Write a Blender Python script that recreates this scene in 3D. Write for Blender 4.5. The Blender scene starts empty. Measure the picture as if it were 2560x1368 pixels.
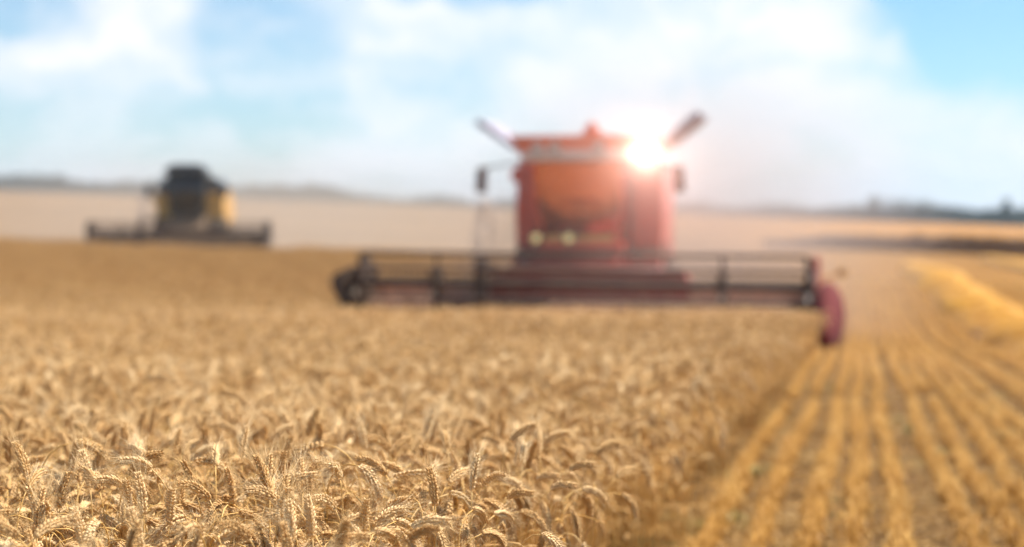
import bpy, math, random
import numpy as np
from mathutils import Vector, Matrix

random.seed(7)
rng = np.random.default_rng(7)
R = math.radians
scene = bpy.context.scene
col = scene.collection

# ------------------------------------------------------------------ camera
EYE = 1.2
F_PX = 2560 * 50 / 36.0            # focal length in pixels of the photograph
cam_data = bpy.data.cameras.new("camera")
cam = bpy.data.objects.new("camera", cam_data)
col.objects.link(cam)
cam.location = (0, 0, EYE)
cam.rotation_euler = (R(90 - 2.8), 0, 0)
cam_data.lens = 50
cam_data.sensor_width = 36
cam_data.clip_start = 0.05
cam_data.clip_end = 12000
cam_data.dof.use_dof = True
cam_data.dof.focus_distance = 3.08
cam_data.dof.aperture_fstop = 1.48
scene.camera = cam

# ------------------------------------------------------------------ render settings
scene.view_settings.view_transform = 'Standard'
scene.view_settings.look = 'None'
scene.view_settings.gamma = 1
scene.view_settings.exposure = 0.9
scene.render.engine = 'CYCLES'
scene.cycles.use_denoising = True
scene.cycles.max_bounces = 7
scene.cycles.diffuse_bounces = 3
scene.cycles.glossy_bounces = 2
scene.cycles.transmission_bounces = 4
scene.cycles.transparent_max_bounces = 8
scene.cycles.volume_bounces = 0
scene.cycles.sample_clamp_indirect = 6

# ------------------------------------------------------------------ sun and sky
SUN_EL, SUN_AZ = 57.0, 66.0        # azimuth from +Y (view direction) towards +X
sun_data = bpy.data.lights.new("sun", 'SUN')
sun_data.energy = 5.0
sun_data.angle = R(0.53)
sun_data.color = (1.0, 0.93, 0.82)
sun = bpy.data.objects.new("sun", sun_data)
col.objects.link(sun)
sdir = Vector((math.sin(R(SUN_AZ)) * math.cos(R(SUN_EL)), math.cos(R(SUN_AZ)) * math.cos(R(SUN_EL)), math.sin(R(SUN_EL))))
sun.rotation_euler = sdir.to_track_quat('Z', 'Y').to_euler()

world = bpy.data.worlds.new("World")
scene.world = world
world.use_nodes = True


class NT:
    """small helper to write node trees"""
    def __init__(s, tree):
        s.t = tree
        tree.nodes.clear()

    def n(s, kind, **kw):
        nd = s.t.nodes.new(kind)
        for k, v in kw.items():
            setattr(nd, k, v)
        return nd

    def put(s, sock, v):
        if hasattr(v, 'is_output'):
            s.t.links.new(v, sock)
        elif v is not None:
            if sock.type == 'RGBA' and len(v) == 3:
                v = (*v, 1)
            sock.default_value = v

    def math(s, op, a, b=None, c=None, clamp=False):
        nd = s.n('ShaderNodeMath', operation=op, use_clamp=clamp)
        for i, v in enumerate((a, b, c)):
            s.put(nd.inputs[i], v)
        return nd.outputs[0]

    def vmath(s, op, a, b=None, out=0):
        nd = s.n('ShaderNodeVectorMath', operation=op)
        s.put(nd.inputs[0], a)
        if b is not None:
            s.put(nd.inputs[1], b)
        return nd.outputs[out]

    def noise(s, vec, scale, detail=3, rough=0.5, out=0):
        nd = s.n('ShaderNodeTexNoise')
        s.put(nd.inputs['Vector'], vec)
        nd.inputs['Scale'].default_value = scale
        nd.inputs['Detail'].default_value = detail
        nd.inputs['Roughness'].default_value = rough
        return nd.outputs[out]

    def mapr(s, v, a, b, c=0.0, d=1.0, smooth=True):
        nd = s.n('ShaderNodeMapRange')
        nd.interpolation_type = 'SMOOTHSTEP' if smooth else 'LINEAR'
        s.put(nd.inputs['Value'], v)
        for nm, q in (('From Min', a), ('From Max', b), ('To Min', c), ('To Max', d)):
            nd.inputs[nm].default_value = q
        return nd.outputs['Result']

    def mix(s, f, a, b, blend='MIX'):
        nd = s.n('ShaderNodeMix', data_type='RGBA', blend_type=blend)
        s.put(nd.inputs[0], f)
        s.put(nd.inputs[6], a)
        s.put(nd.inputs[7], b)
        return nd.outputs[2]

    def ramp(s, v, stops):
        nd = s.n('ShaderNodeValToRGB')
        s.put(nd.inputs[0], v)
        el = nd.color_ramp.elements
        while len(el) < len(stops):
            el.new(0.5)
        for e, (p, c) in zip(el, stops):
            e.position = p
            e.color = (*c, 1)
        return nd.outputs[0]


def build_world():
    w = NT(world.node_tree)
    sky = w.n('ShaderNodeTexSky', sky_type='NISHITA')
    sky.sun_disc = False
    sky.sun_elevation = R(SUN_EL)
    sky.sun_rotation = R(SUN_AZ)
    sky.air_density = 1.0
    sky.dust_density = 0.6
    sky.ozone_density = 3.0
    d = w.n('ShaderNodeTexCoord').outputs['Generated']
    warp = w.vmath('MULTIPLY', w.vmath('SUBTRACT', w.noise(d, 9, 4, 0.55, out=1), (0.5, 0.5, 0.5)), (0.13, 0.10, 0.07))
    dw = w.vmath('ADD', d, warp)
    # clear patches between the clouds: (u, v, radius u, radius v, strength)
    holes = [(0.358, 0.116, 0.110, 0.056, 1.0), (0.290, 0.140, 0.060, 0.034, 0.95), (-0.02, 0.150, 0.075, 0.016, 0.7),
             (-0.175, 0.105, 0.060, 0.075, 0.45), (-0.345, 0.142, 0.050, 0.030, 0.5), (-0.33, 0.052, 0.12, 0.040, 0.35),
             (-0.20, 0.045, 0.09, 0.045, 0.42), (-0.07, 0.085, 0.06, 0.030, 0.25), (-0.29, 0.085, 0.05, 0.02, 0.3)]
    total = None
    for (u, v, ru, rv, st) in holes:
        L = math.sqrt(u * u + 1 + v * v)
        c = (u / L, 1 / L, v / L)
        q = w.vmath('MULTIPLY', w.vmath('SUBTRACT', dw, c), (1 / ru, 1 / 0.25, 1 / rv))
        h = w.mapr(w.vmath('LENGTH', q, out=1), 0.52, 1.10, st, 0.0)
        total = h if total is None else w.math('MAXIMUM', total, h)
    # the rest of the sky, out of this view: broken cloud
    sep = w.n('ShaderNodeSeparateXYZ')
    w.put(sep.inputs[0], d)
    flat = w.vmath('MULTIPLY', d, (1.0, 1.0, 2.6))
    puff = w.mapr(w.noise(flat, 2.6, 5, 0.55), 0.46, 0.66)
    away = w.mapr(sep.outputs[2], 0.16, 0.34)
    away2 = w.mapr(sep.outputs[1], 0.80, 0.90, 1.0, 0.0)
    away = w.math('MAXIMUM', away, away2)
    clear = w.math('MAXIMUM', total, w.math('MULTIPLY', w.math('SUBTRACT', 1.0, puff), away))
    wisps = w.mapr(w.noise(w.vmath('MULTIPLY', dw, (1, 1, 2.0)), 13, 5, 0.55), 0.38, 0.62, 0.36, 0.0)
    clear = w.math('MINIMUM', w.math('ADD', clear, wisps), 1.0)
    # clear sky
    bg_sky = w.n('ShaderNodeBackground')
    w.put(bg_sky.inputs[0], w.mix(1.0, sky.outputs[0], (0.70, 0.97, 1.08), 'MULTIPLY'))
    bg_sky.inputs[1].default_value = 0.075
    # cloud
    shade = w.noise(w.vmath('MULTIPLY', dw, (1, 1, 1.8)), 6, 4, 0.5)
    ccol = w.ramp(shade, [(0.30, (0.76, 0.85, 0.93)), (0.52, (0.90, 0.92, 0.96)), (0.70, (0.98, 0.96, 0.98))])
    bg_cl = w.n('ShaderNodeBackground')
    w.put(bg_cl.inputs[0], ccol)
    bg_cl.inputs[1].default_value = 0.61
    mx = w.n('ShaderNodeMixShader')
    w.put(mx.inputs[0], clear)
    w.put(mx.inputs[1], bg_cl.outputs[0])
    w.put(mx.inputs[2], bg_sky.outputs[0])
    out = w.n('ShaderNodeOutputWorld')
    w.put(out.inputs[0], mx.outputs[0])


build_world()

# ------------------------------------------------------------------ materials


def new_mat(name):
    m = bpy.data.materials.new(name)
    m.use_nodes = True
    return m, NT(m.node_tree)


def finish(w, color, rough=0.6, metal=0.0, bump=None, bump_d=0.01, transl=0.0, spec=0.5, coat=0.0):
    b = w.n('ShaderNodeBsdfPrincipled')
    w.put(b.inputs['Base Color'], color)
    w.put(b.inputs['Roughness'], rough)
    b.inputs['Metallic'].default_value = metal
    b.inputs['Specular IOR Level'].default_value = spec
    b.inputs['Coat Weight'].default_value = coat
    if bump is not None:
        bp = w.n('ShaderNodeBump')
        bp.inputs['Strength'].default_value = 0.6
        bp.inputs['Distance'].default_value = bump_d
        w.put(bp.inputs['Height'], bump)
        w.put(b.inputs['Normal'], bp.outputs[0])
    sh = b.outputs[0]
    if transl > 0:
        t = w.n('ShaderNodeBsdfTranslucent')
        w.put(t.inputs[0], color)
        mx = w.n('ShaderNodeMixShader')
        mx.inputs[0].default_value = transl
        w.put(mx.inputs[1], sh)
        w.put(mx.inputs[2], t.outputs[0])
        sh = mx.outputs[0]
    o = w.n('ShaderNodeOutputMaterial')
    w.put(o.inputs[0], sh)


def straw_mat(name, stops, transl=0.2, rough=0.55, scale=60):
    m, w = new_mat(name)
    rnd = w.n('ShaderNodeObjectInfo').outputs['Random']
    pos = w.n('ShaderNodeNewGeometry').outputs['Position']
    nz = w.noise(pos, scale, 2)
    v = w.math('ADD', w.math('MULTIPLY', rnd, 0.7), w.math('MULTIPLY', nz, 0.35))
    c = w.ramp(v, stops)
    finish(w, c, rough, transl=transl, spec=0.35)
    return m


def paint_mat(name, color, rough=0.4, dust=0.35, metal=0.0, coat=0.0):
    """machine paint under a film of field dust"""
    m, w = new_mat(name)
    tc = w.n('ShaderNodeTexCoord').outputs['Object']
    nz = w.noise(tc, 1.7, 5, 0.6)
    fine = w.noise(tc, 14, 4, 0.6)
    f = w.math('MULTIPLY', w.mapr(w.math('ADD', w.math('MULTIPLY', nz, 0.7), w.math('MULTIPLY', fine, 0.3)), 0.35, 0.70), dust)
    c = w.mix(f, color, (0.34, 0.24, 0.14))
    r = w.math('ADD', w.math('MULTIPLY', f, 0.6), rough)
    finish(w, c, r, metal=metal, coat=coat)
    return m


M = {}
M['ear'] = straw_mat('wheat_ear', [(0.0, (0.54, 0.300, 0.100)), (0.45, (0.76, 0.490, 0.205)), (0.8, (0.87, 0.630, 0.330)), (1.0, (0.92, 0.740, 0.450))], 0.24)
M['awn'] = straw_mat('wheat_awn', [(0.0, (0.70, 0.450, 0.175)), (0.6, (0.86, 0.630, 0.330)), (1.0, (0.92, 0.76, 0.50))], 0.30)
M['stem'] = straw_mat('wheat_stem', [(0.0, (0.62, 0.355, 0.090)), (0.6, (0.82, 0.530, 0.185)), (1.0, (0.90, 0.670, 0.320))], 0.2, 0.45, 25)
M['leaf'] = straw_mat('wheat_leaf', [(0.0, (0.54, 0.300, 0.090)), (0.6, (0.72, 0.450, 0.170)), (1.0, (0.82, 0.590, 0.290))], 0.35, 0.6, 30)
M['farwheat'] = straw_mat('distant_wheat', [(0.0, (0.44, 0.230, 0.068)), (0.6, (0.58, 0.335, 0.115)), (1.0, (0.68, 0.43, 0.18))], 0.2, 0.6, 20)
M['stubble'] = straw_mat('stubble_straw', [(0.0, (0.44, 0.220, 0.040)), (0.6, (0.62, 0.335, 0.072)), (1.0, (0.72, 0.44, 0.13))], 0.15, 0.5, 25)
M['litter'] = straw_mat('straw_litter', [(0.0, (0.30, 0.16, 0.04)), (0.6, (0.46, 0.27, 0.080)), (1.0, (0.64, 0.44, 0.19))], 0.1, 0.5, 25)
M['windrow'] = straw_mat('windrow_straw', [(0.0, (0.42, 0.165, 0.004)), (0.6, (0.57, 0.255, 0.007)), (1.0, (0.66, 0.34, 0.020))], 0.2, 0.5, 9)
M['weed'] = straw_mat('weed_leaf', [(0.0, (0.17, 0.13, 0.03)), (0.6, (0.26, 0.20, 0.055)), (1.0, (0.34, 0.25, 0.09))], 0.2, 0.6, 25)
M['red'] = paint_mat('red_paint', (0.68, 0.050, 0.012), 0.32, 0.14, coat=0.3)
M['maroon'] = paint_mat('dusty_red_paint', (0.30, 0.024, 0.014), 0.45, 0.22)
M['orange'] = paint_mat('tank_paint', (0.66, 0.120, 0.022), 0.4, 0.12)
M['darksteel'] = paint_mat('dark_steel', (0.042, 0.022, 0.016), 0.55, 0.25)
M['greysteel'] = paint_mat('grey_sheet_steel', (0.36, 0.34, 0.42), 0.45, 0.10)
M['divider'] = paint_mat('dark_red_gloss', (0.115, 0.004, 0.004), 0.9, 0.0)
M['tine'] = paint_mat('reel_tube', (0.070, 0.034, 0.024), 0.55, 0.3)
M['chaffy'] = paint_mat('dust_caked_steel', (0.16, 0.095, 0.050), 0.7, 0.5)
M['pan'] = paint_mat('worn_sheet_steel', (0.58, 0.33, 0.22), 0.5, 0.5)
M['black'] = paint_mat('black_plastic', (0.032, 0.032, 0.032), 0.5, 0.2)
M['rubber'] = paint_mat('tyre_rubber', (0.022, 0.020, 0.019), 0.8, 0.55)
M['yellow'] = paint_mat('yellow_paint', (0.66, 0.33, 0.030), 0.35, 0.25, coat=0.2)
M['rim'] = paint_mat('rim_paint', (0.50, 0.42, 0.30), 0.5, 0.5)
M['navy'] = paint_mat('dark_roof_paint', (0.028, 0.046, 0.066), 0.45, 0.2)
M['cream'] = paint_mat('pale_roof_paint', (0.72, 0.60, 0.52), 0.45, 0.2)
M['trim'] = paint_mat('ochre_trim', (0.78, 0.46, 0.13), 0.5, 0.3)
M['seat'] = paint_mat('glow_tinted_upholstery', (0.58, 0.22, 0.085), 0.8, 0.1)  # orange puts the flare's warm glow into the cab interior colour
M['mirror'] = paint_mat('mirror_case', (0.10, 0.03, 0.026), 0.4, 0.2)


def glass_mat(name, tint, refl=0.12):
    m, w = new_mat(name)
    t = w.n('ShaderNodeBsdfTransparent')
    t.inputs[0].default_value = (*tint, 1)
    g = w.n('ShaderNodeBsdfGlossy')
    g.inputs[0].default_value = (1.0, 0.44, 0.28, 1) if refl > 0.1 else (1, 1, 1, 1)  # strong reflections reddened by colour for a warm glow
    g.inputs['Roughness'].default_value = 0.03
    fr = w.n('ShaderNodeFresnel')
    fr.inputs[0].default_value = 1.5
    mx = w.n('ShaderNodeMixShader')
    w.put(mx.inputs[0], w.math('ADD', fr.outputs[0], refl, clamp=True))
    w.put(mx.inputs[1], t.outputs[0])
    w.put(mx.inputs[2], g.outputs[0])
    o = w.n('ShaderNodeOutputMaterial')
    w.put(o.inputs[0], mx.outputs[0])
    return m


M['glass'] = glass_mat('glow_tinted_glass', (0.92, 0.66, 0.50), 0.38)  # orange tint puts the flare's warm glow into the glass
M['darkglass'] = glass_mat('dark_cab_glass', (0.30, 0.32, 0.32), 0.0)


def emit_mat(name, color, strength):
    m, w = new_mat(name)
    e = w.n('ShaderNodeEmission')
    e.inputs[0].default_value = (*color, 1)
    e.inputs[1].default_value = strength
    o = w.n('ShaderNodeOutputMaterial')
    w.put(o.inputs[0], e.outputs[0])
    return m


M['flare_lens'] = emit_mat('added_flare_lens', (1.0, 0.86, 0.70), 14.0)  # added emitter, forms the bright core of the sun flare
M['headlamp'] = emit_mat('headlamp_glow', (1.0, 0.78, 0.36), 0.42)


def foliage_mat(name, c0, c1):
    m, w = new_mat(name)
    pos = w.n('ShaderNodeNewGeometry').outputs['Position']
    n1 = w.noise(pos, 0.35, 3)
    c = w.ramp(n1, [(0.3, c0), (0.7, c1)])
    finish(w, c, 0.7, transl=0.15, spec=0.2)
    return m


M['tree'] = foliage_mat('tree_foliage', (0.010, 0.034, 0.024), (0.028, 0.058, 0.036))
M['wood'] = foliage_mat('far_wood_foliage', (0.020, 0.040, 0.032), (0.045, 0.072, 0.046))
M['bark'] = paint_mat('bark', (0.10, 0.075, 0.05), 0.9, 0.0)
M['crop'] = foliage_mat('brown_standing_crop', (0.14, 0.058, 0.009), (0.22, 0.098, 0.018))

# ------------------------------------------------------------------ terrain
AH = R(13.8)                        # direction the rows and machines run, from +Y towards +X
DX, DY = math.sin(AH), math.cos(AH)
_ky = np.array([-80, -20, 0, 10, 20, 27, 40, 62, 80, 120, 200, 350, 600, 900, 1300, 2500, 5000.])
_kz = np.array([2.0, 0.9, 0, -.53, -1.07, -1.49, -1.72, -1.64, -2.0, -2.6, -3.4, -2.4, -0.8, -3.5, -12.0, -45, -120.])
_kc = np.array([0, 0, 0, 0, 0, -.006, -.02, -.030, -.035, -.034, -.033, -.035, -.035, -.031, -.022, -.01, 0])


def _hermite(xk, yk, x):
    m = np.gradient(yk, xk)
    i = np.clip(np.searchsorted(xk, x) - 1, 0, len(xk) - 2)
    h = xk[i + 1] - xk[i]
    s = np.clip((x - xk[i]) / h, 0, 1)
    return ((2*s**3 - 3*s**2 + 1) * yk[i] + (s**3 - 2*s**2 + s) * h * m[i] + (-2*s**3 + 3*s**2) * yk[i+1] + (s**3 - s**2) * h * m[i+1])


def gz(x, y):
    x = np.asarray(x, float)
    y = np.asarray(y, float)
    return _hermite(_ky, _kz, y) + _hermite(_ky, _kc, y) * np.clip(x, -700, 700)


def gzf(x, y):
    return float(gz(x, y))


def st(x, y):
    """along-row and across-row coordinates"""
    return x * DX + y * DY, x * DY - y * DX


def xy(s, t):
    return s * DX + t * DY, s * DY - t * DX


def mesh_obj(name, verts, faces, mats, parent=None, smooth=False, fm=None):
    me = bpy.data.meshes.new(name)
    me.from_pydata([tuple(v) for v in verts], [], [tuple(f) for f in faces])
    for m in (mats if isinstance(mats, (list, tuple)) else [mats]):
        me.materials.append(m)
    if fm is not None:
        me.polygons.foreach_set('material_index', np.asarray(fm, np.int32))
    if smooth:
        me.polygons.foreach_set('use_smooth', np.ones(len(me.polygons), bool))
    me.update()
    o = bpy.data.objects.new(name, me)
    col.objects.link(o)
    if parent is not None:
        o.parent = parent
    return o


def tag(o, label=None, cat=None, group=None, kind=None):
    if label:
        o['label'] = label
    if cat:
        o['category'] = cat
    if group:
        o['group'] = group
    if kind:
        o['kind'] = kind
    return o


def empty(name, loc, rz=0.0):
    o = bpy.data.objects.new(name, None)
    o.empty_display_size = 0.2
    o.location = loc
    o.rotation_euler = (0, 0, rz)
    col.objects.link(o)
    return o


def build_ground():
    ys = np.concatenate([np.linspace(-80, -4, 14), np.linspace(-3, 45, 97), np.geomspace(46.5, 5000, 75)])
    xh = np.concatenate([np.linspace(0, 30, 25), np.geomspace(32, 4000, 34)])
    xs = np.concatenate([-xh[:0:-1], xh])
    X, Y = np.meshgrid(xs, ys)
    Z = gz(X, Y)
    n, m = X.shape
    v = np.stack([X.ravel(), Y.ravel(), Z.ravel()], 1)
    idx = np.arange(n * m).reshape(n, m)
    f = np.stack([idx[:-1, :-1], idx[:-1, 1:], idx[1:, 1:], idx[1:, :-1]], -1).reshape(-1, 4)
    mt, w = new_mat('field_soil')
    pos = w.n('ShaderNodeNewGeometry').outputs['Position']
    sp = w.n('ShaderNodeSeparateXYZ')
    w.put(sp.inputs[0], pos)
    x, y = sp.outputs[0], sp.outputs[1]
    t = w.math('SUBTRACT', w.math('MULTIPLY', x, DY), w.math('MULTIPLY', y, DX))
    litter = w.math('MULTIPLY', w.mapr(w.noise(pos, 7, 5, 0.65), 0.40, 0.66), w.mapr(w.noise(pos, 1.3, 3), 0.3, 0.65, 0.35, 1.0))
    soil = w.mix(litter, (0.080, 0.040, 0.010), (0.26, 0.138, 0.036))
    moss = w.mapr(w.noise(pos, 1.6, 4, 0.6), 0.55, 0.72, 0.0, 0.55)
    soil = w.mix(moss, soil, (0.19, 0.165, 0.055))
    # cut straw covers more of the soil the flatter one looks at it: rows as coloured stripes farther off
    wob = w.math('MULTIPLY', w.noise(pos, 0.5, 2), 0.25)
    row = w.math('SINE', w.math('MULTIPLY', w.math('ADD', t, wob), 2 * math.pi / 0.41))
    rowm = w.mapr(row, -0.7, 0.7)
    patch = w.noise(pos, 0.09, 4, 0.6)
    gold = w.ramp(patch, [(0.30, (0.24, 0.105, 0.012)), (0.55, (0.32, 0.150, 0.021)), (0.75, (0.38, 0.20, 0.040))])
    rows = w.mix(rowm, w.mix(0.75, gold, (0.13, 0.06, 0.012)), gold)
    far1 = w.mapr(y, 18, 42)
    c = w.mix(far1, soil, rows)
    pn = w.noise(w.vmath('MULTIPLY', pos, (0.4, 1, 1)), 0.03, 4, 0.6)
    pl = w.ramp(pn, [(0.35, (0.15, 0.085, 0.036)), (0.65, (0.28, 0.165, 0.075))])
    pr = w.ramp(pn, [(0.35, (0.30, 0.130, 0.020)), (0.65, (0.40, 0.190, 0.040))])
    pale = w.mix(w.mapr(x, -10, 60), pl, pr)
    left = w.math('MULTIPLY', w.mapr(t, 0, -14), w.mapr(y, 58, 70))
    beyond = w.mapr(y, 205, 240)
    c = w.mix(w.math('MAXIMUM', left, beyond), c, pale)
    finish(w, c, 0.9, bump=w.noise(pos, 14, 5, 0.7), bump_d=0.03, spec=0.15)
    g = mesh_obj('ground', v, f, mt, smooth=True)
    tag(g, 'soil and straw stubble ground of the harvested field', 'ground', kind='structure')


build_ground()

# ------------------------------------------------------------------ wheat plants


class Acc:
    """collects vertices, faces and a material slot per face"""
    def __init__(s):
        s.v, s.f, s.m = [], [], []

    def tube(s, pts, rad, sides=5, mat=0, cap=True):
        pts = [Vector(p) for p in pts]
        b0 = len(s.v)
        n = len(pts)
        for i, p in enumerate(pts):
            d = (pts[min(i + 1, n - 1)] - pts[max(i - 1, 0)]).normalized()
            a = d.orthogonal().normalized() if abs(d.z) < 0.9 else d.cross(Vector((1, 0, 0))).normalized()
            if i and a.dot(prev) < 0:
                a = -a
            prev = a
            b = d.cross(a)
            for k in range(sides):
                q = 2 * math.pi * k / sides
                s.v.append(p + (a * math.cos(q) + b * math.sin(q)) * rad[i])
        for i in range(n - 1):
            for k in range(sides):
                k2 = (k + 1) % sides
                s.f.append((b0 + i*sides + k, b0 + i*sides + k2, b0 + (i+1)*sides + k2, b0 + (i+1)*sides + k))
                s.m.append(mat)
        if cap:
            s.f.append(tuple(b0 + k for k in range(sides))[::-1])
            s.f.append(tuple(b0 + (n-1)*sides + k for k in range(sides)))
            s.m += [mat, mat]

    def grain(s, p, d, up, length, wid, sides=5, mat=0):
        d = d.normalized()
        a = d.cross(up)
        a = a.normalized() if a.length > 1e-4 else d.orthogonal().normalized()
        b = d.cross(a)
        b0 = len(s.v)
        s.v.append(p)
        for (q, r) in ((0.25, 0.85), (0.62, 0.9)):
            for k in range(sides):
                an = 2 * math.pi * k / sides
                s.v.append(p + d * (length * q) + (a * math.cos(an) + b * math.sin(an) * 0.8) * wid * r * 0.5)
        s.v.append(p + d * length)
        tip = len(s.v) - 1
        for k in range(sides):
            k2 = (k + 1) % sides
            s.f += [(b0, b0 + 1 + k2, b0 + 1 + k), (b0+1+k, b0+1+k2, b0+1+sides+k2, b0+1+sides+k), (b0+1+sides+k, b0+1+sides+k2, tip)]
            s.m += [mat] * 3

    def spike(s, p, q, bend, r, mat=0):
        """awn: three-sided bristle"""
        d = q - p
        mid = p + d * 0.5 + bend
        a = d.orthogonal().normalized()
        b = d.cross(a).normalized()
        b0 = len(s.v)
        for c, rr in ((p, r), (mid, r * 0.75)):
            for k in range(3):
                an = 2.0944 * k
                s.v.append(c + (a * math.cos(an) + b * math.sin(an)) * rr)
        s.v.append(q)
        for k in range(3):
            k2 = (k + 1) % 3
            s.f += [(b0+k, b0+k2, b0+3+k2, b0+3+k), (b0+3+k, b0+3+k2, b0+6)]
            s.m += [mat] * 2

    def ribbon(s, pts, wid, side, mat=0):
        b0 = len(s.v)
        for p, w_, sd in zip(pts, wid, side):
            s.v += [p - sd * w_, p + sd * w_]
        for i in range(len(pts) - 1):
            s.f.append((b0 + 2*i, b0 + 2*i + 1, b0 + 2*i + 3, b0 + 2*i + 2))
            s.m.append(mat)


def plant_path(rnd, height, lean, phi1, phi2, ear_len):
    """stem points then ear points, bending in the x-z plane"""
    pts = [Vector((0, 0, -0.03))]
    p = Vector((0, 0, 0))
    wob = rnd.uniform(-0.03, 0.03)
    L = height * 0.80
    n = 4
    for i in range(n):
        a = lean * (i + 1) / n
        p = p + Vector((math.sin(a), wob, math.cos(a))) * (L / n)
        pts.append(p.copy())
    ped = 0.13
    n = 5
    for i in range(n):
        a = lean + (phi1 - lean) * ((i + 0.5) / n) ** 1.4
        p = p + Vector((math.sin(a), wob, math.cos(a))) * (ped / n)
        pts.append(p.copy())
    ear = [p.copy()]
    n = 11
    for i in range(n):
        a = phi1 + (phi2 - phi1) * (i + 0.5) / n
        p = p + Vector((math.sin(a), wob, math.cos(a))) * (ear_len / n)
        ear.append(p.copy())
    return pts, ear


def make_stem(acc, pts, mat=0, sides=5):
    n = len(pts)
    acc.tube(pts, [0.0021 - 0.0009 * i / (n - 1) for i in range(n)], sides, mat)


def make_ear(acc, awn, ear, rnd, detail=2, mat=0, awnmat=0, awn_len=0.047):
    n = len(ear)
    tw0 = rnd.uniform(0, math.pi)
    for i in range(n - 1):
        d = (ear[i + 1] - ear[i]).normalized()
        bn = Vector((0, 1, 0))
        nn = d.cross(bn).normalized()
        s = math.cos(tw0 + i * 0.05), math.sin(tw0 + i * 0.05)
        side = bn * s[0] + nn * s[1]
        oth = bn * -s[1] + nn * s[0]
        taper = 0.75 + 0.4 * math.sin(math.pi * min(1, (i + 1.2) / n) ** 0.8)
        for half, sg in ((0.0, 1), (0.5, -1)):
            p = ear[i].lerp(ear[i + 1], half)
            base = p + side * sg * 0.0012
            if detail == 2:
                for fan in (-1, 0, 1):
                    dd = d * 1.0 + side * sg * rnd.uniform(0.25, 0.62) + oth * fan * rnd.uniform(0.30, 0.66)
                    q = base + oth * fan * 0.0022
                    ln = rnd.uniform(0.0100, 0.0145) * taper
                    acc.grain(q, dd, side * sg, ln, rnd.uniform(0.0052, 0.0070) * taper, 5, mat)
                    if awn is not None and rnd.random() < 0.92:
                        tip = q + dd.normalized() * ln * 0.9
                        ad = (d * 1.15 + side * sg * rnd.uniform(0.10, 0.55) + oth * (fan * 0.36 + rnd.uniform(-0.25, 0.25))).normalized()
                        al = awn_len * rnd.uniform(0.55, 1.25) * (0.7 + 0.5 * i / n)
                        awn.spike(tip, tip + ad * al, Vector((0, 0, -0.003)) + side * rnd.uniform(-0.003, 0.003), 0.00036, awnmat)
            else:
                for fan in (-1, 1):
                    dd = d * 1.0 + side * sg * 0.42 + oth * fan * 0.5
                    acc.grain(base + oth * fan * 0.002, dd, side * sg, 0.0135 * taper, 0.0075 * taper, 4, mat)
                if awn is not None and rnd.random() < 0.8:
                    ad = (d + side * sg * rnd.uniform(0.1, 0.5) + oth * rnd.uniform(-0.4, 0.4)).normalized()
                    awn.spike(base + d * 0.01, base + d * 0.01 + ad * awn_len * rnd.uniform(0.8, 1.3), Vector((0, 0, 0)), 0.00055, awnmat)


def make_leaf(acc, pts, rnd, mat=0, count=2):
    for c in range(count):
        k = rnd.choice([1, 2, 3])
        p = pts[k].lerp(pts[k + 1], rnd.random())
        az = rnd.uniform(0, 2 * math.pi)
        h = Vector((math.cos(az), math.sin(az), 0))
        sd = Vector((-math.sin(az), math.cos(az), 0))
        L = rnd.uniform(0.12, 0.22)
        a = rnd.uniform(0.3, 0.7)
        P, W, S = [], [], []
        tw = rnd.uniform(-1.5, 1.5)
        for i in range(7):
            u = i / 6
            P.append(p.copy())
            W.append(0.0042 * (1 - u ** 2) + 0.0004)
            S.append((sd * math.cos(tw * u) + Vector((0, 0, 1)) * math.sin(tw * u)).normalized())
            a2 = a + u * rnd.uniform(1.6, 2.4)
            p = p + (h * math.sin(a2) + Vector((0, 0, 1)) * math.cos(a2)) * (L / 6)
        acc.ribbon(P, W, S, mat)


KINDS = {  # lean, angle where the ear starts, angle of the ear tip
    'arched': ((0.00, 0.16), (1.1, 1.7), (2.3, 2.95)),
    'hanging': ((0.02, 0.20), (2.0, 2.5), (2.8, 3.15)),
    'nodding': ((0.00, 0.18), (0.5, 0.95), (1.5, 2.1)),
    'upright': ((-0.08, 0.1), (0.05, 0.2), (0.15, 0.6)),
}
KIND_SEQ = ['arched', 'hanging', 'arched', 'hanging', 'nodding', 'arched', 'hanging', 'arched', 'hanging', 'arched',
            'hanging', 'arched', 'upright', 'hanging', 'arched', 'nodding', 'hanging', 'arched']


def variant(seed, kind, height=None, detail=2):
    rnd = random.Random(seed)
    l, a, b = KINDS[kind]
    path = plant_path(rnd, height or rnd.uniform(0.62, 0.70), rnd.uniform(*l), rnd.uniform(*a), rnd.uniform(*b), rnd.uniform(0.064, 0.086))
    return rnd, path


def accmesh(name, acc, mats):
    me = bpy.data.meshes.new(name)
    me.from_pydata([tuple(v) for v in acc.v], [], acc.f)
    for m in mats:
        me.materials.append(m)
    me.polygons.foreach_set('material_index', np.asarray(acc.m, np.int32))
    me.polygons.foreach_set('use_smooth', np.ones(len(me.polygons), bool))
    me.update()
    return me


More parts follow.
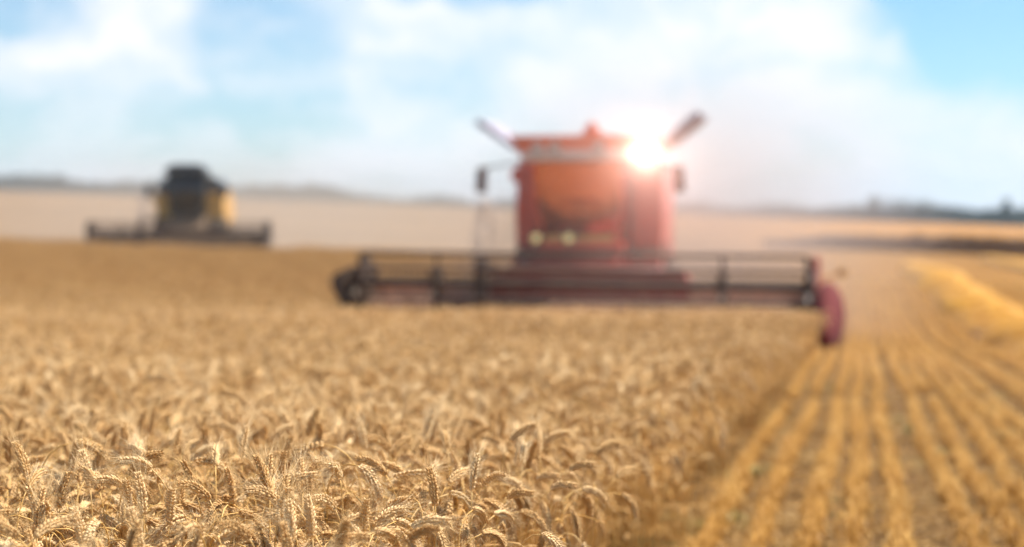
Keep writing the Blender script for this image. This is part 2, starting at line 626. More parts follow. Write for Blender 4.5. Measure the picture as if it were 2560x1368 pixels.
near_parts = []      # (kind, stem, ear, awns, leaf) meshes for the individual plants
near_whole = []      # the same plants as one mesh, for the mass
for i, kind in enumerate(KIND_SEQ):
    rnd, (pts, ear) = variant(100 + i, kind)
    A, B, C, D = Acc(), Acc(), Acc(), Acc()
    make_stem(A, pts)
    make_ear(B, C, ear, rnd)
    make_leaf(D, pts, rnd, count=1)
    near_parts.append((kind, accmesh('stem', A, [M['stem']]), accmesh('ear', B, [M['ear']]), accmesh('awns', C, [M['awn']]), accmesh('leaf', D, [M['leaf']])))
    make_leaf(D, pts, rnd, count=1)
    W = Acc()
    for part, mi in ((A, 0), (B, 1), (C, 2), (D, 3)):
        b0 = len(W.v)
        W.v += part.v
        W.f += [tuple(b0 + k for k in f) for f in part.f]
        W.m += [mi] * len(part.f)
    near_whole.append(accmesh('wheat_source', W, [M['stem'], M['ear'], M['awn'], M['leaf']]))

mid_whole = []
for i, kind in enumerate(KIND_SEQ[:12]):
    rnd, (pts, ear) = variant(300 + i, kind, detail=1)
    W = Acc()
    make_stem(W, pts[::2] + [pts[-1]], 0, 4)
    make_ear(W, W, ear, rnd, 1, 1, 2, 0.045)
    make_leaf(W, pts, rnd, 3, 2)
    mid_whole.append(accmesh('wheat_source', W, [M['stem'], M['ear'], M['awn'], M['leaf']]))

far_clumps = []
for i in range(6):
    rnd = random.Random(500 + i)
    W = Acc()
    for k in range(16):
        kind = rnd.choice(KIND_SEQ)
        _, (pts, ear) = variant(rnd.random(), kind)
        az = rnd.uniform(0, 6.283)
        off = Vector((rnd.gauss(0, 0.16), rnd.gauss(0, 0.16), rnd.uniform(-0.06, 0.03)))
        mt = Matrix.Translation(off) @ Matrix.Rotation(az, 4, 'Z')
        W.tube([mt @ p for p in pts[::3]], [0.004] * len(pts[::3]), 3, 0, False)
        e = [mt @ p for p in ear[::3]]
        W.tube(e, [0.006, 0.010, 0.009, 0.004][:len(e)], 4, 1)
        make_leaf(W, [mt @ p for p in pts], rnd, 0, 1)
    far_clumps.append(accmesh('wheat_source', W, [M['farwheat'], M['farwheat']]))


def scatter_object(name, meshes, pts, yaw, tilt, scl, pick, label, cat):
    """one object that draws many copies of small meshes at given points"""
    src = []
    for m in meshes:
        src.append(bpy.data.objects.new('source', m))
    me = bpy.data.meshes.new(name)
    n = len(pts)
    me.vertices.add(n)
    me.vertices.foreach_set('co', np.asarray(pts, np.float32).ravel())
    rot = np.stack([tilt[:, 0], tilt[:, 1], yaw], 1).astype(np.float32)
    a = me.attributes.new('rot', 'FLOAT_VECTOR', 'POINT')
    a.data.foreach_set('vector', rot.ravel())
    a = me.attributes.new('scl', 'FLOAT', 'POINT')
    a.data.foreach_set('value', scl.astype(np.float32))
    a = me.attributes.new('pick', 'INT', 'POINT')
    a.data.foreach_set('value', pick.astype(np.int32))
    me.update()
    o = bpy.data.objects.new(name, me)
    col.objects.link(o)
    t = bpy.data.node_groups.new(name + '_scatter', 'GeometryNodeTree')
    t.interface.new_socket('Geometry', in_out='INPUT', socket_type='NodeSocketGeometry')
    t.interface.new_socket('Geometry', in_out='OUTPUT', socket_type='NodeSocketGeometry')
    N, L = t.nodes, t.links
    gi, go = N.new('NodeGroupInput'), N.new('NodeGroupOutput')
    iop = N.new('GeometryNodeInstanceOnPoints')
    iop.inputs['Pick Instance'].default_value = True
    join = N.new('GeometryNodeJoinGeometry')
    for s in reversed(src):
        oi = N.new('GeometryNodeObjectInfo')
        oi.inputs['Object'].default_value = s
        oi.inputs['As Instance'].default_value = False
        g2 = N.new('GeometryNodeGeometryToInstance')
        L.new(oi.outputs['Geometry'], g2.inputs[0])
        L.new(g2.outputs[0], join.inputs[0])

    def attr(nm, ty):
        q = N.new('GeometryNodeInputNamedAttribute')
        q.data_type = ty
        q.inputs[0].default_value = nm
        return q.outputs[0]
    e2r = N.new('FunctionNodeEulerToRotation')
    L.new(attr('rot', 'FLOAT_VECTOR'), e2r.inputs[0])
    L.new(gi.outputs[0], iop.inputs['Points'])
    L.new(join.outputs[0], iop.inputs['Instance'])
    L.new(attr('pick', 'INT'), iop.inputs['Instance Index'])
    L.new(e2r.outputs[0], iop.inputs['Rotation'])
    L.new(attr('scl', 'FLOAT'), iop.inputs['Scale'])
    L.new(iop.outputs[0], go.inputs[0])
    md = o.modifiers.new('scatter', 'NODES')
    md.node_group = t
    tag(o, label, cat, kind='stuff')
    return o


# where wheat still stands
RED_S, RED_T, RED_HALF = None, None, 4.33
RED_P = (1.23, 26.73)
RED_S, RED_T = st(*RED_P)
YEL_P = (-14.3, 61.0)
YEL_S, YEL_T = st(*YEL_P)
EDGE_T = -0.72


def edge_t(s):
    return EDGE_T - 0.20 * np.clip(1 - (s - 4) / 18, 0, 1)


def edge_noise(s):
    return 0.07 * np.sin(s * 2.3) + 0.05 * np.sin(s * 5.1 + 1) + 0.04 * np.sin(s * 11.7 + 2)


def wheat_mask(x, y):
    s, t = st(x, y)
    ok = t < edge_t(s) + edge_noise(s) + rng.normal(0, 0.035, len(x))
    lane = (t > RED_T - RED_HALF - 0.1) & (s > RED_S + 0.15)
    ok &= ~lane
    lane2 = (t > YEL_T - 4.2) & (t < YEL_T + 4.2) & (s > YEL_S + 0.1)
    ok &= ~lane2
    ok &= y < 62.5 + 0.04 * x + rng.normal(0, 2.5, len(x))
    return ok


def sample(y0, y1, dens, wide0, wide):
    """random points between depths y0 and y1 over the width the camera can see, plus a margin"""
    h = wide0 + wide * y1
    n = int(dens * (y1 - y0) * 2 * h)
    x = rng.uniform(-h, h, n)
    y = rng.uniform(y0, y1, n)
    k = (np.abs(x) < wide0 + wide * y) & wheat_mask(x, y)
    return x[k], y[k]


def hgt(x, y):
    return 1 + 0.035 * np.sin(x * 1.9 + y * 0.8) + 0.03 * np.sin(x * 0.7 - y * 1.7 + 2) + rng.normal(0, 0.032, len(x))


def plant_tilt(x, y, amount):
    """stems at the cut edge lean out over the stubble a little"""
    s, t = st(x, y)
    tl = rng.normal(0, amount, (len(x), 2))
    k = np.clip((t - edge_t(s) + 0.35) / 0.35, 0, 1)
    tl[:, 1] += 0.13 * k * rng.random(len(x))
    return tl


# --- nearest plants, each an object of its own
INDIVIDUALS = 300
x, y = sample(2.50, 8.0, 620, 0.5, 0.44)
px = 1280 + x / y * F_PX
top = gz(x, y) + 0.66
py = 510 + (EYE - top) / y * F_PX
seen = (px > -40) & (px < 2600) & (py < 1410)
order = np.argsort(np.where(seen, y, 1e9))[:INDIVIDUALS]
mass = np.ones(len(x), bool)
mass[order] = False
WG = 'wheat plants at the near edge of the field'
WL = {'arched': 'ripe bearded wheat plant at the front of the field with its ear arched over',
      'hanging': 'ripe bearded wheat plant at the front of the field with its ear hanging straight down',
      'nodding': 'ripe bearded wheat plant at the front of the field with its ear nodding sideways',
      'upright': 'ripe bearded wheat plant at the front of the field with its ear held upright'}


def wheat_plant(meshes, loc, yaw, scale, tilt, label, group=None):
    root = empty('wheat_plant', loc)
    root.rotation_euler = (tilt[0], tilt[1], yaw)
    root.scale = (scale, scale, scale)
    tag(root, label, 'wheat plant', group)
    kids = {}
    for nm, me in zip(('stem', 'ear', 'awns', 'leaf'), meshes):
        o = bpy.data.objects.new(nm, me)
        col.objects.link(o)
        o.parent = kids['ear'] if nm == 'awns' else root
        kids[nm] = o
    return root


hs = hgt(x, y)
tl = plant_tilt(x, y, 0.07)
for j in order:
    kind, *ms = near_parts[rng.integers(len(near_parts))]
    wheat_plant(ms, (x[j], y[j], gzf(x[j], y[j])), rng.uniform(0, 6.283), hs[j], tl[j], WL[kind], WG + ', ' + kind + ' ears')

# --- the ears that stand out above the others in the photograph: pixel of the top, depth, bend, yaw, label
STAND = [((810, 1118), 3.55, (0.06, 1.55, 2.75, 0.105), math.pi, 'tall wheat plant whose thick ear arches over to the left above all its neighbours'),
         ((500, 1162), 3.40, (0.10, 1.35, 2.70, 0.100), 0.0, 'thin stemmed wheat plant arching to the right, left of the tall arched ear'),
         ((175, 1122), 3.55, (0.05, 1.50, 2.60, 0.085), 0.1, 'dark wheat ear with a short bow to the right near the left border'),
         ((885, 1160), 3.35, (0.02, 1.90, 2.95, 0.080), -0.5, 'stout pale wheat ear hanging beside the tall arched ear'),
         ((950, 1170), 3.50, (0.10, 1.30, 2.50, 0.085), -0.2, 'wheat ear drooping to the right, second right of the tall arched ear'),
         ((1050, 1195), 3.40, (0.35, 1.20, 1.80, 0.095), 0.0, 'wheat ear lying almost level over the front of the crop with long awns'),
         ((545, 985), 5.0, (0.05, 1.60, 2.55, 0.085), 0.2, 'dark blurred wheat ear bowed to the right, farther back and higher than the rest'),
         ((470, 1010), 4.9, (0.0, 0.15, 0.25, 0.090), 0.3, 'dark blurred wheat ear standing upright behind the arched ears'),
         ((248, 1035), 4.5, (0.0, 0.10, 0.12, 0.080), 0.3, 'blurred upright wheat ear with a pale tip left of the dark upright ear')]
for i, ((u, v), Y, (lean, p1, p2, el), yaw, label) in enumerate(STAND):
    rnd = random.Random(900 + i)
    pts, ear = plant_path(rnd, 0.70, lean, p1, p2, el)
    A, B, C, D = Acc(), Acc(), Acc(), Acc()
    make_stem(A, pts)
    make_ear(B, C, ear, rnd)
    make_leaf(D, pts, rnd, count=1)
    X = (u - 1280) / F_PX * Y
    ztop = EYE - (v - 510) / F_PX * Y + 0.006
    allp = pts + ear
    hmax = max(p.z for p in allp)
    xm = max(allp, key=lambda p: p.z).x * math.cos(yaw)
    g = gzf(X, Y)
    sc = min(max((ztop - g) / hmax, 0.85), 1.4)
    wheat_plant((accmesh('stem', A, [M['stem']]), accmesh('ear', B, [M['ear']]), accmesh('awns', C, [M['awn']]), accmesh('leaf', D, [M['leaf']])),
                (X - xm * sc, Y, g), yaw, sc, (0, 0), label)


def mass_points(x, y, meshes, name, label, tilt=0.07, sc=1.0):
    n = len(x)
    pts = np.stack([x, y, gz(x, y)], 1)
    return scatter_object(name, meshes, pts, rng.uniform(0, 6.283, n), plant_tilt(x, y, tilt), hgt(x, y) * sc, rng.integers(0, len(meshes), n), label, 'wheat')


mass_points(x[mass], y[mass], near_whole, 'wheat', 'mass of ripe bearded wheat behind the front plants')
x, y = sample(8.0, 15.0, 300, 1.0, 0.44)
mass_points(x, y, mid_whole, 'wheat', 'blurred band of ripe wheat in the middle of the standing crop')
x, y = sample(15.0, 38, 150, 1.5, 0.42)
k = rng.random(len(x)) < np.clip((38 - y) / 14, 0, 1)
x, y = x[k], y[k]
mass_points(x, y, mid_whole, 'wheat', 'blurred ripe wheat standing right in front of the red harvester', sc=1.08)
x, y = sample(24, 64.0, 22, 2.0, 0.40)
k = rng.random(len(x)) < np.clip((y - 22) / 12, 0, 1)
x, y = x[k], y[k]
mass_points(x, y, far_clumps, 'wheat', 'distant brown band of standing wheat reaching the yellow harvester', 0.04)

# ------------------------------------------------------------------ stubble, straw litter and weeds on the cut strip


def stubble_segment(seed, n=64, length=0.4, hh=0.115):
    rnd = random.Random(seed)
    W = Acc()
    for i in range(n):
        p = Vector((rnd.gauss(0, 0.024), rnd.uniform(-length / 2, length / 2), -0.01))
        h = hh * rnd.uniform(0.5, 1.2)
        q = p + Vector((rnd.gauss(0, 0.012), rnd.gauss(0, 0.02), h))
        W.tube([p, q], [0.0022, 0.0018], 4, 0)
        if rnd.random() < 0.15:
            az = rnd.uniform(0, 6.28)
            e = p.lerp(q, 0.5)
            f = e + Vector((math.cos(az) * 0.05, math.sin(az) * 0.05, 0.03))
            g = f + Vector((math.cos(az) * 0.04, math.sin(az) * 0.04, -0.035))
            sd = Vector((-math.sin(az), math.cos(az), 0))
            W.ribbon([e, f, g], [0.003, 0.0035, 0.001], [sd, sd, sd], 0)
    return accmesh('stubble_source', W, [M['stubble']])


def litter_patch(seed, n=34):
    rnd = random.Random(seed)
    W = Acc()
    for i in range(n):
        p = Vector((rnd.gauss(0, 0.12), rnd.gauss(0, 0.12), rnd.uniform(0.003, 0.03)))
        az = rnd.uniform(0, 6.28)
        L = rnd.uniform(0.04, 0.16)
        d = Vector((math.cos(az), math.sin(az), rnd.uniform(-0.12, 0.12)))
        W.tube([p, p + d * L], [0.0022, 0.0020], 4, 0)
    return accmesh('litter_source', W, [M['litter']])


def weed_tuft(seed):
    rnd = random.Random(seed)
    W = Acc()
    for i in range(14):
        az = rnd.uniform(0, 6.28)
        h = Vector((math.cos(az), math.sin(az), 0))
        sd = Vector((-math.sin(az), math.cos(az), 0))
        L = rnd.uniform(0.05, 0.10)
        P = [Vector((0, 0, 0)), h * L * 0.4 + Vector((0, 0, L * 0.7)), h * L + Vector((0, 0, L * 0.55))]
        W.ribbon(P, [0.003, 0.008, 0.001], [sd] * 3, 0)
    return accmesh('weed_source', W, [M['weed']])


rows_t = [-0.66, -0.43, -0.19, -0.01, 0.18, 0.47, 0.66, 0.86]
pat = [0.29, 0.19, 0.20, 0.30, 0.18, 0.31, 0.20]
while rows_t[-1] < 16:
    rows_t.append(rows_t[-1] + pat[len(rows_t) % len(pat)] + random.uniform(-0.02, 0.02))
S_, T_ = [], []
for t0 in rows_t:
    s = np.arange(3.5, 62, 0.33) + rng.uniform(-0.03, 0.03)
    S_.append(s)
    T_.append(np.full(len(s), t0) + 0.02 * np.sin(s * 0.8 + t0 * 5) + rng.normal(0, 0.007, len(s)))
S_, T_ = np.concatenate(S_), np.concatenate(T_)
X, Y = xy(S_, T_)
gap_y = 13.2 + 0.25 * X - 0.45                     # a wheel track crosses the rows
keep = (np.abs(X) < 1.2 + 0.43 * Y) & (np.abs(Y - gap_y) > 0.34 + rng.normal(0, 0.22, len(X))) & (rng.random(len(X)) < 0.975)
X, Y = X[keep], Y[keep]
n = len(X)
scatter_object('stubble', [stubble_segment(i) for i in range(6)], np.stack([X, Y, gz(X, Y)], 1), np.full(n, -AH) + rng.normal(0, 0.05, n) + np.pi * rng.integers(0, 2, n),
               rng.normal(0, 0.025, (n, 2)), rng.normal(1.0, 0.09, n), rng.integers(0, 6, n), 'rows of short cut straw stubble on the harvested strip', 'stubble')


def strip_points(n, y0, y1, pw=1.6):
    y = y0 + (y1 - y0) * rng.random(n) ** pw
    x = rng.uniform(-1.2, 1, n) * 0 + rng.uniform(0, 1, n)
    lo = (EDGE_T - 0.1 + y * DX) / DY
    hi = 1.2 + 0.43 * y
    return lo + (hi - lo) * x, y


X, Y = strip_points(1500, 4.0, 45)
n = len(X)
scatter_object('straw_litter', [litter_patch(i) for i in range(5)], np.stack([X, Y, gz(X, Y)], 1), rng.uniform(0, 6.28, n), np.zeros((n, 2)), rng.uniform(0.7, 1.3, n),
               rng.integers(0, 5, n), 'loose bits of straw lying between the stubble rows', 'straw')
X, Y = strip_points(260, 4.5, 26, 1.2)
keep = np.sin(X * 2.1 + 1.0) * np.sin(Y * 1.3) + rng.normal(0, 0.3, len(X)) > 0.25
X, Y = X[keep], Y[keep]
n = len(X)
scatter_object('weeds', [weed_tuft(i) for i in range(3)], np.stack([X, Y, gz(X, Y)], 1), rng.uniform(0, 6.28, n), np.zeros((n, 2)), rng.uniform(0.6, 1.3, n),
               rng.integers(0, 3, n), 'small green weeds growing between the stubble rows', 'weeds')


def windrow(t0, s0, s1, half, h, label, seed):
    rnd = np.random.default_rng(seed)
    ss = np.concatenate([np.arange(s0, min(s1, 70), 0.35), np.geomspace(70.5, s1, 50) if s1 > 71 else []])
    qs = np.linspace(-1, 1, 15)
    v, f = [], []
    for i, s in enumerate(ss):
        sway = 0.12 * math.sin(s * 0.5 + seed) + 0.08 * math.sin(s * 1.3)
        hw = half * (1 + 0.15 * math.sin(s * 0.9 + 1) + 0.08 * math.sin(s * 2.7))
        for q in qs:
            t = t0 + sway + q * hw
            x, y = xy(s, t)
            z = gzf(x, y) + h * max(0, 1 - q * q) ** 0.7 * (1 + 0.18 * math.sin(s * 1.7 + q * 2)) + (rnd.normal(0, 0.035) if abs(q) < 0.95 else -0.03)
            v.append((x, y, z))
    m = len(qs)
    for i in range(len(ss) - 1):
        for k in range(m - 1):
            f.append((i*m + k, i*m + k + 1, (i+1)*m + k + 1, (i+1)*m + k))
    W = Acc()
    W.v, W.f, W.m = [Vector(a) for a in v], f, [0] * len(f)
    R_ = random.Random(seed)
    for i in range(2600):
        s = R_.uniform(s0, min(s1, 60))
        q = max(-1, min(1, R_.gauss(0, 0.5)))
        x, y = xy(s, t0 + 0.12 * math.sin(s * 0.5 + seed) + q * half)
        p = Vector((x, y, gzf(x, y) + h * max(0, 1 - q * q) ** 0.7 + R_.uniform(-0.02, 0.05)))
        az = R_.uniform(0, 6.28)
        d = Vector((math.cos(az), math.sin(az), R_.uniform(-0.4, 0.6))) * R_.uniform(0.15, 0.35)
        W.tube([p - d * 0.5, p + d * 0.5], [0.005, 0.005], 3, 0, False)
    me = accmesh('straw_windrow', W, [M['windrow']])
    o = bpy.data.objects.new('straw_windrow', me)
    col.objects.link(o)
    return tag(o, label, 'straw row')


windrow(3.30, 18, 95, 1.0, 0.52, 'golden yellow row of loose straw lying along the stubble right of the red harvester', 1)
windrow(12.2, 80, 150, 0.9, 0.6, 'short pale row of straw far off at the right border below the dark crop strip', 2)

# ------------------------------------------------------------------ machine building helpers


class MB(Acc):
    def box(s, c, size, rot=None, taper=None):
        """taper=(x, y) scales the top face"""
        b0 = len(s.v)
        hx, hy, hz = (k / 2 for k in size)
        tx, ty = taper or (1, 1)
        P = [(-hx, -hy, -hz), (hx, -hy, -hz), (hx, hy, -hz), (-hx, hy, -hz), (-hx*tx, -hy*ty, hz), (hx*tx, -hy*ty, hz), (hx*tx, hy*ty, hz), (-hx*tx, hy*ty, hz)]
        for p in P:
            p = Vector(p)
            if rot is not None:
                p = rot @ p
            s.v.append(p + Vector(c))
        for f in ((0, 3, 2, 1), (4, 5, 6, 7), (0, 1, 5, 4), (1, 2, 6, 5), (2, 3, 7, 6), (3, 0, 4, 7)):
            s.f.append(tuple(b0 + k for k in f))
            s.m.append(0)
        return s

    def prism(s, prof, axis, a0, a1):
        """outline in the plane across `axis`, extruded from a0 to a1; axis 'x': (y, z), axis 'y': (x, z), axis 'z': (x, y)"""
        b0 = len(s.v)
        n = len(prof)
        for a in (a0, a1):
            for (p, q) in prof:
                s.v.append(Vector((a, p, q)) if axis == 'x' else Vector((p, a, q)) if axis == 'y' else Vector((p, q, a)))
        s.f.append(tuple(b0 + k for k in range(n)))
        s.f.append(tuple(b0 + n + k for k in range(n))[::-1])
        s.m += [0, 0]
        for k in range(n):
            k2 = (k + 1) % n
            s.f.append((b0 + k, b0 + n + k, b0 + n + k2, b0 + k2))
            s.m.append(0)
        return s

    def bar(s, p, q, r, sides=8):
        s.tube([p, q], [r, r], sides, 0)
        return s

    def disc(s, c, axis, r0, w0, sides=28, prof=None):
        """solid of revolution about x: prof = [(offset, radius)]"""
        prof = prof or [(-w0/2, 0.02), (-w0/2, r0 * 0.93), (-w0*0.4, r0), (w0*0.4, r0), (w0/2, r0 * 0.93), (w0/2, 0.02)]
        b0 = len(s.v)
        c = Vector(c)
        for (o, r) in prof:
            for k in range(sides):
                a = 2 * math.pi * k / sides
                s.v.append(c + (Vector((o, r * math.cos(a), r * math.sin(a))) if axis == 'x' else Vector((r * math.cos(a), o, r * math.sin(a)))))
        for i in range(len(prof) - 1):
            for k in range(sides):
                k2 = (k + 1) % sides
                s.f.append((b0 + i*sides + k, b0 + i*sides + k2, b0 + (i+1)*sides + k2, b0 + (i+1)*sides + k))
                s.m.append(0)
        return s

    def build(s, name, mat, parent, bevel=0.0, label=None):
        me = bpy.data.meshes.new(name)
        me.from_pydata([tuple(v) for v in s.v], [], s.f)
        me.materials.append(mat)
        import bmesh
        bm = bmesh.new()
        bm.from_mesh(me)
        bmesh.ops.recalc_face_normals(bm, faces=bm.faces)
        bm.to_mesh(me)
        bm.free()
        o = bpy.data.objects.new(name, me)
        col.objects.link(o)
        o.parent = parent
        if bevel:
            b = o.modifiers.new('edge', 'BEVEL')
            b.width = bevel
            b.segments = 2
            b.limit_method = 'ANGLE'
        if label:
            o['label'] = label
        return o


def wheel(root, c, r, w, rimmat):
    cx, cy, cz = c
    sg = 1 if cx > 0 else -1
    hub = MB().disc((cx + sg * w * 0.3, cy, cz), 'x', r * 0.18, w * 0.5, 20).build('wheel', M['darksteel'], root)
    ty = MB()
    ty.disc(c, 'x', r, w, 40, [(-w/2, r*0.62), (-w/2, r*0.90), (-w*0.38, r*0.97), (w*0.38, r*0.97), (w/2, r*0.90), (w/2, r*0.62)])
    for k in range(22):                                           # tread lugs
        for side in (-1, 1):
            a = 2 * math.pi * (k + (0.5 if side > 0 else 0)) / 22
            rot = Matrix.Rotation(-a, 3, 'X') @ Matrix.Rotation(side * 0.6, 3, 'Z')
            p = Vector((side * w * 0.24, math.sin(a) * r * 0.985, math.cos(a) * r * 0.985)) + Vector(c)
            ty.box(p, (w * 0.5, 0.055, 0.06), rot)
    ty.build('tyre', M['rubber'], hub)
    MB().disc(c, 'x', r * 0.6, w * 0.7, 32, [(-w*0.32, r*0.63), (-w*0.3, r*0.55), (-w*0.05, r*0.3), (-w*0.05, 0.03), (w*0.05, 0.03), (w*0.05, r*0.3), (w*0.3, r*0.55), (w*0.32, r*0.63)]).build('rim', rimmat, hub)
    return hub


def header(root, half, mats, reel_h=1.12, reel_r=0.55, off=0.0, divider=True):
    """cutting header: pan, back sheet, reel with bats, spiders, arms, auger, knife and crop dividers"""
    frame, bat, pan, block = mats
    h = MB()
    h.box((off, 0.99, 1.12), (2 * half, 0.12, 0.10))                     # top beam
    h.box((off, 1.02, 0.36), (2 * half, 0.16, 0.16))                     # lower beam
    for k in range(9):
        h.box((off - half + 0.05 + (2 * half - 0.1) * k / 8, 1.04, 0.78), (0.09, 0.08, 0.72))
    H = h.build('header', frame, root, 0.01)
    MB().prism([(0.0, 0.30), (0.55, 0.22), (0.85, 0.32), (0.93, 0.60), (0.93, 1.065), (0.90, 1.065), (0.89, 0.60), (0.83, 0.36), (0.55, 0.26), (0.0, 0.33)], 'x', off - half, off + half).build('back_sheet', pan, H)
    k_ = MB().box((off, -0.05, 0.315), (2 * half, 0.10, 0.03))
    n = int(2 * half / 0.0762)
    for i in range(n):
        xk = off - half + 0.04 + i * 0.0762
        k_.prism([(xk - 0.012, -0.10), (xk + 0.012, -0.10), (xk + 0.004, -0.22), (xk - 0.004, -0.22)], 'z', 0.305, 0.325)
    k_.build('knife_bar', frame, H)
    # feed auger with a screw flight
    a = MB().bar((off - half + 0.06, 0.55, 0.60), (off + half - 0.06, 0.55, 0.60), 0.17, 16)
    for sgn in (-1, 1):
        steps = int((half - 0.8) / 0.5 * 14)
        b0 = len(a.v)
        for i in range(steps + 1):
            xx = off + sgn * (half - 0.1 - (half - 0.9) * i / steps)
            an = sgn * 2 * math.pi * i / 14
            for r in (0.165, 0.29):
                a.v.append(Vector((xx, 0.55 + math.cos(an) * r, 0.60 + math.sin(an) * r)))
        for i in range(steps):
            a.f.append((b0 + 2*i, b0 + 2*i + 1, b0 + 2*i + 3, b0 + 2*i + 2))
            a.m.append(0)
    a.build('feed_auger', pan, H)
    # reel
    ry = -0.10
    MB().bar((off - half + 0.08, ry, reel_h), (off + half - 0.08, ry, reel_h), 0.075, 14).build('reel_shaft', frame, H)
    for k in range(6):
        an = R(28 + 60 * k)
        yb, zb = ry + math.cos(an) * reel_r, reel_h + math.sin(an) * reel_r
        b = MB().bar((off - half + 0.10, yb, zb), (off + half - 0.10, yb, zb), 0.040, 8)
        for i in range(int(2 * half / 0.11) - 1):
            xk = off - half + 0.16 + i * 0.11
            b.bar((xk, yb, zb), (xk, yb + 0.03, zb - 0.22), 0.008, 4)
        b.build('reel_bat', bat, H)
    for fx in (-0.985, -0.63, 0.63, 0.985):
        sp = MB()
        for k in range(6):
            an = R(28 + 60 * k)
            sp.bar((off + fx * half, ry, reel_h), (off + fx * half, ry + math.cos(an) * reel_r, reel_h + math.sin(an) * reel_r), 0.038 if abs(fx) < 0.9 else 0.06, 6)
            a2 = R(88 + 60 * k)
            sp.bar((off + fx * half, ry + math.cos(an) * reel_r * 0.6, reel_h + math.sin(an) * reel_r * 0.6), (off + fx * half, ry + math.cos(a2) * reel_r * 0.6, reel_h + math.sin(a2) * reel_r * 0.6), 0.022, 6)
        sp.disc((off + fx * half, ry, reel_h), 'x', 0.24, 0.14, 18)
        sp.build('reel_spider', frame, H)
    for fx in (-1.0, 1.0, -0.43):
        p = MB()
        p.prism([(1.0, 1.22), (1.0, 1.42), (0.35, 1.50), (-0.15, reel_h + 0.10), (-0.15, reel_h - 0.10), (0.35, 1.30)], 'x', off + fx * half - 0.05, off + fx * half + 0.05)
        if fx == -0.43:
            p.box((off + fx * half, -0.12, 1.10), (0.22, 0.10, 0.92))
        p.build('reel_arm', frame, H, 0.01)
    return H


